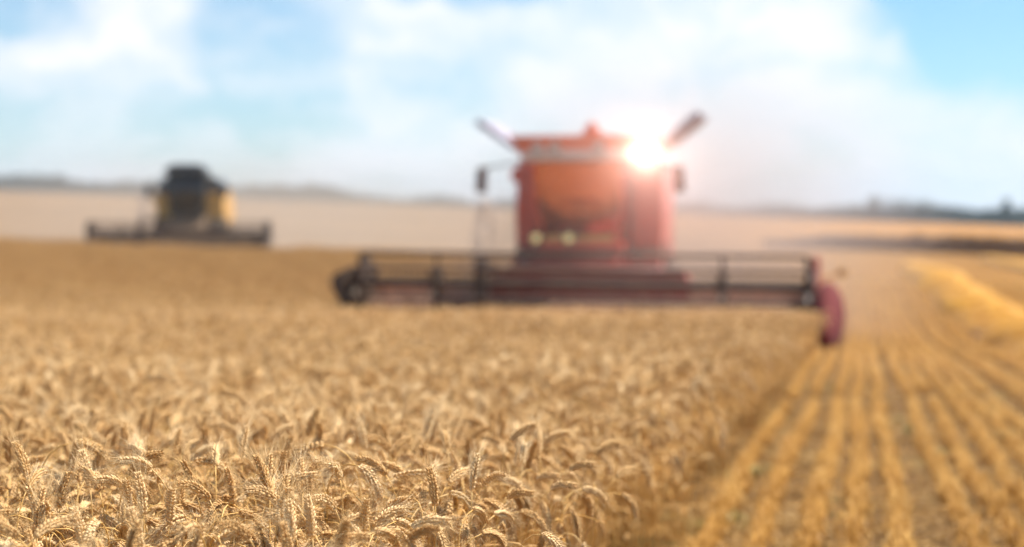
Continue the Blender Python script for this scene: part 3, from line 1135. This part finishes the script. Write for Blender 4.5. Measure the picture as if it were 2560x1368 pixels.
def harvester_red():
    x0, y0 = RED_P
    root = empty('combine_harvester', (x0, y0, gzf(x0, y0) + 0.02), -AH)
    tag(root, 'big red combine harvester facing the camera with a wide open reel header', 'combine harvester')
    root.scale = (1, 1, 1.025)
    H = header(root, RED_HALF, (M['darksteel'], M['tine'], M['pan'], M['maroon']))
    B = -0.32                                                            # the body sits left of the header's middle
    # feeder opening block in the middle of the header
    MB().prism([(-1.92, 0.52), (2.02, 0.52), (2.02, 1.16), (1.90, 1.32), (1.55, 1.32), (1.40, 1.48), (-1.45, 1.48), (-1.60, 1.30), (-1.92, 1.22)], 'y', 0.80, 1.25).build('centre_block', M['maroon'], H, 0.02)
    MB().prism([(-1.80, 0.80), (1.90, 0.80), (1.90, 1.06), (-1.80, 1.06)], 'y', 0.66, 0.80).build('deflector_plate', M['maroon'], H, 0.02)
    # end shields and crop dividers
    e = MB().prism([(1.05, 0.30), (1.05, 1.28), (0.55, 1.62), (0.30, 1.62), (-0.05, 0.95), (-0.20, 0.30)], 'x', -RED_HALF - 0.10, -RED_HALF)
    e.build('end_shield', M['darksteel'], H, 0.02)
    e = MB().prism([(1.05, 0.28), (1.05, 1.28), (0.55, 1.66), (0.32, 1.66), (-0.10, 1.00), (-0.30, 0.28)], 'x', RED_HALF, RED_HALF + 0.12)
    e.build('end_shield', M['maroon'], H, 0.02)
    d = MB().prism([(-RED_HALF - 0.10, 0.60), (-RED_HALF - 0.10, 1.40), (-RED_HALF - 0.36, 1.26), (-RED_HALF - 0.42, 1.12), (-RED_HALF - 0.36, 0.98), (-RED_HALF - 0.16, 0.62)], 'y', -0.55, 0.35)
    d.build('crop_divider', M['darksteel'], H, 0.05)
    d = MB()
    prof = [(0.35, 0.44, 0.20, 0.56), (-0.1, 0.42, 0.33, 0.60), (-0.55, 0.32, 0.32, 0.54), (-1.05, 0.18, 0.19, 0.37), (-1.45, 0.13, 0.12, 0.24), (-1.62, 0.10, 0.03, 0.08)]
    b0 = 0
    for (yy, zc_, rx, rz) in prof:                                        # swollen torpedo nose running out to the ground
        for k in range(14):
            an = 2 * math.pi * k / 14
            d.v.append(Vector((RED_HALF + 0.28 + rx * 0.95 * math.cos(an), yy, max(0.02, zc_ + 0.22 + rz * math.sin(an)))))
    for i in range(len(prof) - 1):
        for k in range(14):
            k2 = (k + 1) % 14
            d.f.append((i*14 + k, i*14 + k2, (i+1)*14 + k2, (i+1)*14 + k))
            d.m.append(0)
    d.f += [tuple(range(14)), tuple((len(prof)-1)*14 + k for k in range(14))]
    d.m += [0, 0]
    dv = d.build('crop_divider', M['divider'], H, label='swollen dark red crop divider reaching down to the stubble')
    for p in dv.data.polygons:
        p.use_smooth = True
    k = MB().disc((RED_HALF + 0.52, 0.9, 1.36), 'y', 0.09, 0.08, 18).bar((RED_HALF + 0.1, 0.95, 1.2), (RED_HALF + 0.52, 0.95, 1.36), 0.025)
    k.build('marker_lamp', M['trim'], H)
    # feeder house
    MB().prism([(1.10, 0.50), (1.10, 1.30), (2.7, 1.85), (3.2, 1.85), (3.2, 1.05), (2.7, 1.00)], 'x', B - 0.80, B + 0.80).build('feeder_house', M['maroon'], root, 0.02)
    ax = MB().box((B, 3.2, 0.98), (2.5, 0.35, 0.35))
    ax.build('front_axle', M['darksteel'], root, 0.02)
    for sg in (-1, 1):
        wheel(root, (B + sg * 1.22, 3.2, 0.92), 0.92, 0.66, M['rim'])
    for sg in (-1, 1):
        wheel(root, (B + sg * 1.15, 6.9, 0.62), 0.62, 0.45, M['rim'])
    # body: two tall front panels, sides, rear hood
    body = MB()
    for sg in (-1, 1):
        body.prism([(B + sg * 0.90, 1.55), (B + sg * 1.52, 1.55), (B + sg * 1.55, 2.4), (B + sg * 1.50, 3.44), (B + sg * 0.98, 3.44)], 'y', 2.75, 3.0)
        body.prism([(3.0, 1.55), (3.0, 3.44), (5.0, 3.44), (5.2, 3.1), (5.2, 1.4), (4.4, 1.35)], 'x', B + sg * 1.46, B + sg * 1.39)
    body.prism([(B - 1.38, 1.3), (B + 1.38, 1.3), (B + 1.38, 3.40), (B - 1.38, 3.40)], 'y', 3.05, 5.1)
    body.prism([(B - 1.22, 1.3), (B + 1.12, 1.3), (B + 1.05, 2.9), (B - 1.15, 2.9)], 'y', 5.12, 7.6)
    body.prism([(B - 1.52, 1.20), (B + 1.52, 1.20), (B + 1.56, 1.54), (B - 1.56, 1.54)], 'y', 2.50, 3.0)
    body.build('body', M['red'], root, 0.025)
    for sg in (-1, 1):
        MB().box((B + sg * 1.22, 2.735, 2.55), (0.34, 0.02, 1.3)).build('side_panel', M['red'], root, 0.008)
    # grain tank top: flared front, folded-out flaps
    BT = B - 0.20
    tk = MB().prism([(BT - 1.36, 3.60), (BT + 1.36, 3.60), (BT + 1.66, 4.02), (BT - 1.66, 4.02)], 'y', 3.35, 3.45)
    tk.prism([(BT - 1.30, 3.44), (BT + 1.30, 3.44), (BT + 1.34, 3.598), (BT - 1.34, 3.598)], 'y', 3.40, 5.4)
    tk.prism([(BT - 1.36, 3.60), (BT + 1.36, 3.60), (BT + 1.66, 3.98), (BT - 1.66, 3.98)], 'y', 5.2, 5.3)
    T = tk.build('grain_tank', M['orange'], root, 0.015)
    for sg, hz in ((-1, 4.36), (1, 4.46)):
        MB().prism([(BT + sg * 1.42, 3.72), (BT + sg * 1.48, 3.66), (BT + sg * 2.40, hz - 0.10), (BT + sg * 2.42, hz), (BT + sg * 2.30, hz + 0.02)], 'y', 3.50, 5.15).build('tank_flap', M['greysteel'], T, 0.01)
    bump = MB().prism([(BT - 0.20, 4.02), (BT + 0.26, 4.02), (BT + 0.12, 4.24), (BT + 0.06, 4.32), (BT, 4.32), (BT - 0.05, 4.24)], 'y', 3.9, 4.3)
    bump.build('filling_auger', M['orange'], T, 0.02)
    MB().bar((B - 1.62, 3.3, 3.2), (B - 1.75, 8.6, 3.35), 0.17, 14).build('unloading_auger', M['red'], root)
    # cab
    cab = MB()
    cab.prism([(1.75, 1.72), (2.95, 1.72), (2.95, 1.86), (1.75, 1.86)], 'x', B - 0.86, B + 0.86)                   # floor
    for sg in (-1, 1):                                                                                           # pillars
        cab.tube([(B + sg * 0.72, 1.98, 1.86), (B + sg * 0.90, 1.74, 2.6), (B + sg * 0.88, 1.56, 3.42)], [0.05, 0.045, 0.05], 8)
        cab.bar((B + sg * 0.86, 2.9, 1.86), (B + sg * 0.88, 2.9, 3.42), 0.06)
    C = cab.build('cab', M['red'], root, 0.01)
    MB().box((B, 2.93, 2.64), (1.7, 0.05, 1.54)).build('rear_panel', M['seat'], C)
    # curved windscreen
    ws = MB()
    zs = [1.87, 2.1, 2.4, 2.7, 3.0, 3.25, 3.42]
    for z in zs:
        u = (z - 1.87) / 1.55
        hw = 0.68 + 0.20 * math.sin(min(1, u * 1.3) * math.pi / 2)
        yb = 1.98 - 0.42 * u - 0.05 * math.sin(u * math.pi)
        for k in range(9):
            q = -1 + 2 * k / 8
            ws.v.append(Vector((B + q * hw, yb - 0.12 * (1 - q * q), z)))
    for i in range(len(zs) - 1):
        for k in range(8):
            ws.f.append((i*9 + k, i*9 + k + 1, (i+1)*9 + k + 1, (i+1)*9 + k))
            ws.m.append(0)
    wo = ws.build('windscreen', M['glass'], C)
    so = wo.modifiers.new('pane', 'SOLIDIFY')
    so.thickness = 0.008
    for sg in (-1, 1):
        MB().prism([(1.98, 1.90), (2.84, 1.90), (2.84, 3.40), (1.58, 3.40), (1.74, 2.6)], 'x', B + sg * 0.88 - 0.004, B + sg * 0.88 + 0.004).build('side_window', M['glass'], C)
    MB().prism([(B - 1.12, 3.43), (B + 1.12, 3.43), (B + 1.15, 3.52), (B + 1.02, 3.62), (B - 1.02, 3.62), (B - 1.15, 3.52)], 'y', 1.45, 3.02).build('cab_roof', M['cream'], C, 0.03)
    MB().prism([(B - 0.70, 1.862), (B + 0.70, 1.862), (B + 0.74, 1.98), (B - 0.74, 1.98)], 'y', 1.74, 1.79).build('sill_trim', M['trim'], C, 0.01)
    seat = MB().box((B, 2.45, 2.18), (0.56, 0.52, 0.16)).box((B, 2.70, 2.62), (0.54, 0.14, 0.80)).box((B, 2.45, 1.99), (0.30, 0.30, 0.22)).box((B + 0.42, 2.35, 2.35), (0.20, 0.6, 0.12))
    seat.build('seat', M['seat'], C, 0.04)
    MB().bar((B, 1.90, 1.86), (B, 2.08, 2.42), 0.05).disc((B, 2.10, 2.44), 'y', 0.20, 0.03, 20).build('steering_column', M['black'], C)
    # lamps; the lit one is added to stand in for the sun flare
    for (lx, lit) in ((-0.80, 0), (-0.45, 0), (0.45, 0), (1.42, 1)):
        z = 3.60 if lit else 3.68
        hs_ = MB().disc((B + lx, 1.50, z), 'y', 0.115, 0.14, 20).bar((B + min(lx, 0.95), 1.54, 3.55), (B + lx, 1.52, z), 0.025).build('work_or_flare_lamp', M['black'], C)
        lens = MB().disc((B + lx, 1.415, z), 'y', 0.10, 0.03, 20).build('lens', M['flare_lens'] if lit else M['cream'], hs_)
        if lit:
            hs_['label'] = 'added shining lamp on the roof corner standing in for the sun flare'
            ld = bpy.data.lights.new('added_flare_beam', 'SPOT')  # added spot, spreads the flare's glow through the dust
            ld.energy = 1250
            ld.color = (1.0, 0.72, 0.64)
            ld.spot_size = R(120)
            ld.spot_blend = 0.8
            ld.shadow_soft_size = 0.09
            lo = bpy.data.objects.new('added_flare_beam', ld)
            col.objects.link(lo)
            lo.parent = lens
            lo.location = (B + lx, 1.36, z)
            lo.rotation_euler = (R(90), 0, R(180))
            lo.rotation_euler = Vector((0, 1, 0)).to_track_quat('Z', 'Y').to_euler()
    for lx in (-0.85, -0.18):
        hl = MB().disc((B + lx, 1.70, 1.93), 'y', 0.13, 0.10, 20).build('headlight', M['black'], C)
        MB().disc((B + lx, 1.635, 1.93), 'y', 0.085, 0.03, 20).build('lens', M['headlamp'], hl)
    for sg in (-1, 1):
        m = MB().prism([(B + sg * 1.92, 2.80), (B + sg * 2.14, 2.84), (B + sg * 2.10, 3.30), (B + sg * 2.0, 3.36), (B + sg * 1.90, 3.30)], 'y', 1.70, 1.80).build('mirror', M['mirror'], C, 0.03)
        MB().bar((B + sg * 2.0, 1.76, 3.3), (B + sg * 1.0, 1.80, 3.46), 0.022).build('mirror_arm', M['darksteel'], m)
    # platform, handrail and ladder at the cab door
    pf = MB().box((B - 1.60, 2.25, 1.58), (0.95, 0.95, 0.06))
    P = pf.build('platform', M['darksteel'], root, 0.005)
    hr = MB()
    for p, q in (((-2.05, 1.80, 1.6), (-2.05, 1.80, 2.62)), ((-2.05, 2.70, 1.6), (-2.05, 2.70, 2.62)), ((-2.05, 1.80, 2.62), (-2.05, 2.70, 2.62)), ((-2.05, 1.80, 2.1), (-2.05, 2.70, 2.1))):
        hr.bar((B + p[0], p[1], p[2]), (B + q[0], q[1], q[2]), 0.02)
    hr.build('handrail', M['cream'], P)
    ld_ = MB()
    for dy in (0, 0.45):
        ld_.bar((B - 2.08, 2.0 + dy, 1.58), (B - 2.35, 2.0 + dy, 0.45), 0.022)
        ld_.bar((B - 2.10, 2.0 + dy, 2.75), (B - 2.38, 2.0 + dy, 1.15), 0.016)
    for i in range(5):
        u = i / 4.5
        ld_.box((B - 2.10 - 0.27 * u, 2.225, 1.5 - 1.0 * u), (0.14, 0.45, 0.03))
    ld_.build('ladder', M['cream'], P)
    MB().disc((B - 1.30, 2.42, 1.35), 'y', 0.17, 0.10, 20).build('fender_lamp', M['greysteel'], root)


harvester_red()


def harvester_yellow():
    x0, y0 = YEL_P
    half = 3.75
    root = empty('combine_harvester', (x0, y0, gzf(x0, y0) + 0.02), R(6))
    tag(root, 'yellow combine harvester with a dark cab roof, farther off in the dust on the left', 'combine harvester')
    H = header(root, half, (M['darksteel'], M['tine'], M['chaffy'], M['darksteel']), 1.10, 0.50)
    MB().prism([(-1.5, 0.45), (1.5, 0.45), (1.3, 1.25), (-1.3, 1.25)], 'y', 0.82, 1.2).build('centre_block', M['chaffy'], H, 0.02)
    for sg in (-1, 1):
        MB().prism([(1.05, 0.25), (1.05, 1.25), (0.4, 1.68), (-0.2, 1.62), (-0.35, 1.0), (-0.5, 0.25)], 'x', sg * half - 0.08, sg * half + 0.16).build('end_shield', M['darksteel'], H, 0.02)
        MB().prism([(-0.3, 0.20), (-0.3, 0.95), (-1.3, 0.20), (-1.3, 0.10)], 'x', sg * half - 0.06, sg * half + 0.10).build('crop_divider', M['darksteel'], H, 0.03)
    B = 0.15
    MB().prism([(1.2, 0.45), (1.2, 1.25), (2.8, 2.0), (3.3, 2.0), (3.3, 1.1), (2.8, 1.0)], 'x', B - 0.75, B + 0.75).build('feeder_house', M['chaffy'], root, 0.02)
    MB().box((B, 3.3, 0.95), (2.4, 0.35, 0.35)).build('front_axle', M['darksteel'], root, 0.02)
    for sg in (-1, 1):
        wheel(root, (B + sg * 1.25, 3.3, 0.95), 0.95, 0.62, M['yellow'])
    for sg in (-1, 1):
        wheel(root, (B + sg * 1.15, 7.0, 0.62), 0.62, 0.42, M['yellow'])
    body = MB()
    body.prism([(3.0, 1.50), (2.9, 2.5), (3.2, 2.95), (6.2, 3.0), (7.9, 2.7), (8.2, 1.6), (6.0, 1.3), (4.3, 1.5)], 'x', B - 1.50, B - 1.44)
    body.prism([(3.0, 1.50), (2.9, 2.5), (3.2, 2.95), (6.2, 3.0), (7.9, 2.7), (8.2, 1.6), (6.0, 1.3), (4.3, 1.5)], 'x', B + 1.44, B + 1.50)
    for sg in (-1, 1):
        body.prism([(B + sg * 0.64, 1.75), (B + sg * 1.48, 1.65), (B + sg * 1.50, 2.5), (B + sg * 1.42, 2.86), (B + sg * 0.80, 2.86)], 'y', 2.86, 3.0)
    body.build('body', M['yellow'], root, 0.03)
    MB().prism([(B - 1.40, 1.2), (B + 1.40, 1.2), (B + 1.40, 2.84), (B - 1.40, 2.84)], 'y', 3.02, 7.6).build('chassis', M['darksteel'], root, 0.02)
    tk = MB().prism([(B - 1.35, 2.86), (B + 1.35, 2.86), (B + 1.5, 3.2), (B + 1.05, 3.62), (B - 1.05, 3.62), (B - 1.5, 3.2)], 'y', 3.1, 6.0)
    tk.build('grain_tank', M['navy'], root, 0.03)
    cab = MB().box((B, 2.35, 1.92), (1.40, 1.3, 0.14))
    for sg in (-1, 1):
        cab.tube([(B + sg * 0.62, 1.75, 1.95), (B + sg * 0.80, 1.60, 2.7), (B + sg * 0.76, 1.75, 3.66)], [0.05, 0.05, 0.05], 8)
        cab.bar((B + sg * 0.76, 2.95, 1.95), (B + sg * 0.76, 2.95, 3.66), 0.06)
    cab.box((B, 2.98, 2.8), (1.5, 0.05, 1.7))
    C = cab.build('cab', M['black'], root, 0.01)
    ws = MB()
    zs = [2.0, 2.3, 2.6, 2.9, 3.2, 3.5, 3.66]
    for z in zs:
        u = (z - 2.0) / 1.66
        hw = 0.58 + 0.22 * math.sin(u * math.pi * 0.62)
        for k in range(9):
            q = -1 + 2 * k / 8
            ws.v.append(Vector((B + q * hw, 1.78 - 0.2 * math.sin(u * math.pi) - 0.2 * (1 - q * q), z)))
    for i in range(len(zs) - 1):
        for k in range(8):
            ws.f.append((i*9 + k, i*9 + k + 1, (i+1)*9 + k + 1, (i+1)*9 + k))
            ws.m.append(0)
    wo = ws.build('windscreen', M['darkglass'], C)
    so = wo.modifiers.new('pane', 'SOLIDIFY')
    so.thickness = 0.01
    for sg in (-1, 1):
        MB().prism([(1.80, 2.02), (2.90, 2.02), (2.90, 3.62), (1.78, 3.62), (1.66, 2.8)], 'x', B + sg * 0.78 - 0.004, B + sg * 0.78 + 0.004).build('side_window', M['darkglass'], C)
    rf = MB().prism([(B - 0.88, 3.67), (B + 0.88, 3.67), (B + 0.94, 3.80), (B + 0.72, 4.08), (B + 0.50, 4.14), (B - 0.50, 4.14), (B - 0.72, 4.08), (B - 0.94, 3.80)], 'y', 1.35, 3.2)
    rf.build('cab_roof', M['navy'], C, 0.05)
    MB().box((B, 2.5, 2.2), (0.54, 0.5, 0.14)).box((B, 2.75, 2.65), (0.52, 0.14, 0.8)).build('seat', M['seat'], C, 0.04)
    MB().bar((B, 1.95, 2.0), (B, 2.1, 2.5), 0.05).disc((B, 2.12, 2.52), 'y', 0.2, 0.03, 20).build('steering_column', M['black'], C)
    for sg in (-1, 1):
        m = MB().box((B + sg * 1.62, 1.7, 2.95), (0.30, 0.10, 0.55)).build('mirror', M['black'], C, 0.03)
        MB().bar((B + sg * 1.62, 1.75, 3.2), (B + sg * 1.0, 1.8, 3.6), 0.025).build('mirror_arm', M['black'], m)
    P = MB().box((B - 1.6, 2.4, 1.75), (0.9, 0.9, 0.06)).build('platform', M['darksteel'], root)
    hr = MB()
    for p, q in (((-2.0, 2.0, 1.75), (-2.0, 2.0, 2.8)), ((-2.0, 2.8, 1.75), (-2.0, 2.8, 2.8)), ((-2.0, 2.0, 2.8), (-2.0, 2.8, 2.8))):
        hr.bar((B + p[0], p[1], p[2]), (B + q[0], q[1], q[2]), 0.025)
    hr.build('handrail', M['greysteel'], P)
    ld_ = MB()
    for dy in (0, 0.45):
        ld_.bar((B - 2.05, 2.2 + dy, 1.75), (B - 2.45, 2.2 + dy, 0.5), 0.03)
    for i in range(5):
        ld_.box((B - 2.08 - 0.36 * i / 4.5, 2.42, 1.65 - 1.1 * i / 4.5), (0.16, 0.45, 0.04))
    ld_.build('ladder', M['greysteel'], P)
    MB().bar((B - 1.62, 3.6, 2.6), (B - 1.70, 8.4, 2.7), 0.15, 12).build('unloading_auger', M['yellow'], root)


harvester_yellow()

# ------------------------------------------------------------------ far crop strip, trees and woods


def crop_strip():
    rnd = np.random.default_rng(3)
    xs = np.arange(34, 150, 0.8)
    v, f = [], []
    prof = [(-0.2, 0), (0.0, 0.75), (0.4, 1.0), (3.0, 1.02), (8.0, 1.0), (8.6, 0.6), (8.8, 0)]
    for x in xs:
        yb = 184 - 0.16 * (x - 34)
        hh = (2.1 + 0.2 * math.sin(x * 0.13)) * min(1, 0.45 + max(0, (x - 34) / 14))
        for (o, h) in prof:
            yy = yb + o + rnd.normal(0, 0.12)
            v.append((x, yy, gzf(x, yy) - 0.05 + h * (hh + rnd.normal(0, 0.14))))
    m = len(prof)
    for i in range(len(xs) - 1):
        for k in range(m - 1):
            f.append((i*m + k, i*m + k + 1, (i+1)*m + k + 1, (i+1)*m + k))
    f += [tuple(range(m)), tuple((len(xs)-1)*m + k for k in range(m))]
    o = mesh_obj('standing_crop', v, f, M['crop'])
    tag(o, 'dark brown strip of tall standing crop across the far right of the field', 'crop', kind='stuff')


crop_strip()


def clump(acc, c, r, rnd, n, mat=0, leaf=1.0):
    """a cloud of leaf-sized faces inside a ball"""
    for i in range(n):
        d = Vector((rnd.gauss(0, 1), rnd.gauss(0, 1), rnd.gauss(0, 1))).normalized() * (r * rnd.random() ** 0.4)
        d.z *= 0.85
        p = Vector(c) + d
        a = Vector((rnd.gauss(0, 1), rnd.gauss(0, 1), rnd.gauss(0, 1))).normalized()
        b = a.orthogonal().normalized()
        k = leaf * rnd.uniform(0.6, 1.3)
        b0 = len(acc.v)
        cc = a.cross(b) * 0.6
        acc.v += [p - b * k, p + cc * k, p + b * k, p - cc * k]
        acc.f.append((b0, b0+1, b0+2, b0+3))
        acc.m.append(mat)


def tree(x, y, h, w, label, seed, tall=False):
    rnd = random.Random(seed)
    root = empty('tree', (x, y, gzf(x, y) - 0.1))
    tag(root, label, 'tree', 'trees along the far right edge of the field')
    T = Acc()
    T.tube([(0, 0, 0), (0.1, 0, h*0.3), (0.05, 0.1, h*0.7)], [0.035*h, 0.026*h, 0.008*h], 8)
    for k in range(5):
        a = rnd.uniform(0, 6.28)
        z = h * rnd.uniform(0.25, 0.55)
        T.tube([(0.08, 0, z), (math.cos(a)*w*0.2, math.sin(a)*w*0.2, z + h*0.12), (math.cos(a)*w*0.36, math.sin(a)*w*0.36, z + h*0.2)], [0.014*h, 0.009*h, 0.004*h], 6)
    o = bpy.data.objects.new('trunk', accmesh('trunk', T, [M['bark']]))
    col.objects.link(o)
    o.parent = root
    A = Acc()
    for k in range(16):
        z = h * (0.22 + 0.72 * (k + 0.5) / 16)
        fr = (math.sin(math.pi * min(1, (z / h - 0.1) / 0.95)) ** 0.6) * (0.75 if tall else 1.0)
        a = rnd.uniform(0, 6.28)
        rr = w * 0.34 * fr * rnd.random() ** 0.5
        clump(A, (math.cos(a)*rr, math.sin(a)*rr, z), w * rnd.uniform(0.16, 0.24) * (0.7 if tall else 1), rnd, 55, 0, 0.045 * h)
    o = bpy.data.objects.new('crown', accmesh('crown', A, [M['tree']]))
    col.objects.link(o)
    o.parent = root


# right-hand trees: pixel column, depth, pixel height, pixel width
TREES = [(2052, 620, 22, 46, 'low round tree at the left end of the right-hand tree row'),
         (2092, 615, 26, 50, 'second low tree from the left end of the right-hand tree row'),
         (2132, 610, 30, 48, 'small bushy tree left of the crest of the tree row'),
         (2182, 600, 52, 46, 'peaked tree forming the highest top of the left tree group'),
         (2222, 605, 44, 56, 'broad tree just right of the peaked tree'),
         (2268, 600, 46, 58, 'broad flat topped tree in the middle of the left tree group'),
         (2312, 600, 44, 52, 'dark rounded tree near the right end of the left tree group'),
         (2345, 605, 28, 40, 'small tree closing the left tree group at the gap'),
         (2405, 560, 22, 44, 'low bush tree at the left end of the right tree group'),
         (2440, 560, 28, 46, 'rounded tree left of the tall narrow tree'),
         (2478, 555, 34, 46, 'dark rounded tree touching the tall narrow tree'),
         (2512, 550, 62, 38, 'tall narrow dark tree rising above the right tree group'),
         (2548, 550, 38, 50, 'dark tree at the right border next to the tall narrow tree')]
for i, (u, Y, hp, wp, lb) in enumerate(TREES):
    x = (u - 1280) / F_PX * Y
    tree(x, Y, (hp * 1.05 + 6) / F_PX * Y, wp / F_PX * Y * 1.6, lb, 40 + i, tall='tall narrow' in lb and 'rising' in lb)


def woods(name, u0, u1, Y, hfun, label, seed, step=5.5):
    """far-off wood reading as one mass"""
    rnd = random.Random(seed)
    A = Acc()
    x0, x1 = (u0 - 1280) / F_PX * Y, (u1 - 1280) / F_PX * Y
    x = x0
    while x < x1:
        u = 1280 + x / Y * F_PX
        for row in range(3):
            yy = Y + row * 12 + rnd.uniform(-4, 4)
            h = hfun(u) / F_PX * Y * rnd.uniform(0.90, 1.06)
            g = gzf(x, yy)
            for k in range(4):
                clump(A, (x + rnd.uniform(-3, 3), yy + rnd.uniform(-3, 3), g + h * (0.15 + 0.22 * k)), h * 0.26, rnd, 26, 0, 2.0)
        x += step * rnd.uniform(0.7, 1.3)
    o = bpy.data.objects.new(name, accmesh(name, A, [M['wood']]))
    col.objects.link(o)
    tag(o, label, 'woods', kind='stuff')


woods('woods', -500, 860, 950, lambda u: 46 + 3 * math.sin(u * 0.021) + 2 * math.sin(u * 0.05) + (10 if u < 150 else 0) + (8 if 760 < u < 850 else 0), 'long hazy blue band of far woods behind the yellow harvester', 5)
woods('woods', 840, 1300, 1050, lambda u: 34 + 5 * math.sin(u * 0.03), 'faint low hazy woods between the two harvesters', 6)
woods('woods', 1640, 2060, 900, lambda u: 30 + 6 * math.sin(u * 0.03), 'faint hazy woods between the red harvester and the right tree row', 7)
woods('woods', 2010, 3100, 690, lambda u: 27 + 4 * math.sin(u * 0.03) + max(0, min(10, (u - 2100) * 0.05)), 'hazy far woods behind the right tree rows', 8)

# ------------------------------------------------------------------ dust and haze


def volume_mat(name, color, density, aniso):
    m, w = new_mat(name)
    v = w.n('ShaderNodeVolumePrincipled')
    v.inputs['Color'].default_value = (*color, 1)
    v.inputs['Density'].default_value = density
    v.inputs['Anisotropy'].default_value = aniso
    o = w.n('ShaderNodeOutputMaterial')
    w.put(o.inputs['Volume'], v.outputs[0])
    return m


def dust_mat(name, r, color, density, aniso):
    """dust thinning out towards the edge of its cloud, in soft billows"""
    m, w = new_mat(name)
    tc = w.n('ShaderNodeTexCoord').outputs['Object']
    q = w.vmath('LENGTH', w.vmath('MULTIPLY', tc, tuple(1 / k for k in r)), out=1)
    nz = w.mapr(w.noise(tc, 0.28, 2), 0.25, 0.75, 0.55, 1.45, False)
    d = w.math('MULTIPLY', w.math('MULTIPLY', w.mapr(q, 1.0, 0.0), nz), density)
    v = w.n('ShaderNodeVolumePrincipled')
    v.inputs['Color'].default_value = (*color, 1)
    w.put(v.inputs['Density'], d)
    v.inputs['Anisotropy'].default_value = aniso
    o = w.n('ShaderNodeOutputMaterial')
    w.put(o.inputs['Volume'], v.outputs[0])
    return m


def ellipsoid(name, c, r, mat, label):
    v, f = [], []
    n, m = 20, 32
    for i in range(n + 1):
        a = math.pi * i / n
        for k in range(m):
            b = 2 * math.pi * k / m
            v.append((r[0] * math.sin(a) * math.cos(b), r[1] * math.sin(a) * math.sin(b), r[2] * math.cos(a)))
    for i in range(n):
        for k in range(m):
            k2 = (k + 1) % m
            f.append((i*m + k, (i+1)*m + k, (i+1)*m + k2, i*m + k2))
    o = mesh_obj(name, v, f, mat)
    o.location = c
    tag(o, label, 'dust', kind='stuff')
    return o


RD1 = (6.6, 9.0, 5.2)  # harvest dust, also placed and tinted as the flare's pink veil
ellipsoid('dust', (3.7, 32.0, 0.3), RD1, dust_mat('flare_tinted_dust', RD1, (1.0, 0.77, 0.68), 0.14, 0.35), 'harvest dust round the red harvester, tinted to double as the pink flare veil')
RD2 = (28, 30.0, 6.5)
ellipsoid('dust', (-15, 80.0, -0.5), RD2, dust_mat('far_field_dust', RD2, (1.0, 0.80, 0.64), 0.034, 0.3), 'pale dust drifting round the yellow harvester')


def haze():
    b = MB().box((0, 2350, 9.0), (9000, 4900, 120))
    o = b.build('haze', volume_mat('air_haze', (0.74, 0.88, 1.0), 0.00024, 0.2), None)
    tag(o, 'thin blue air haze over the whole field', 'haze', kind='stuff')


haze()
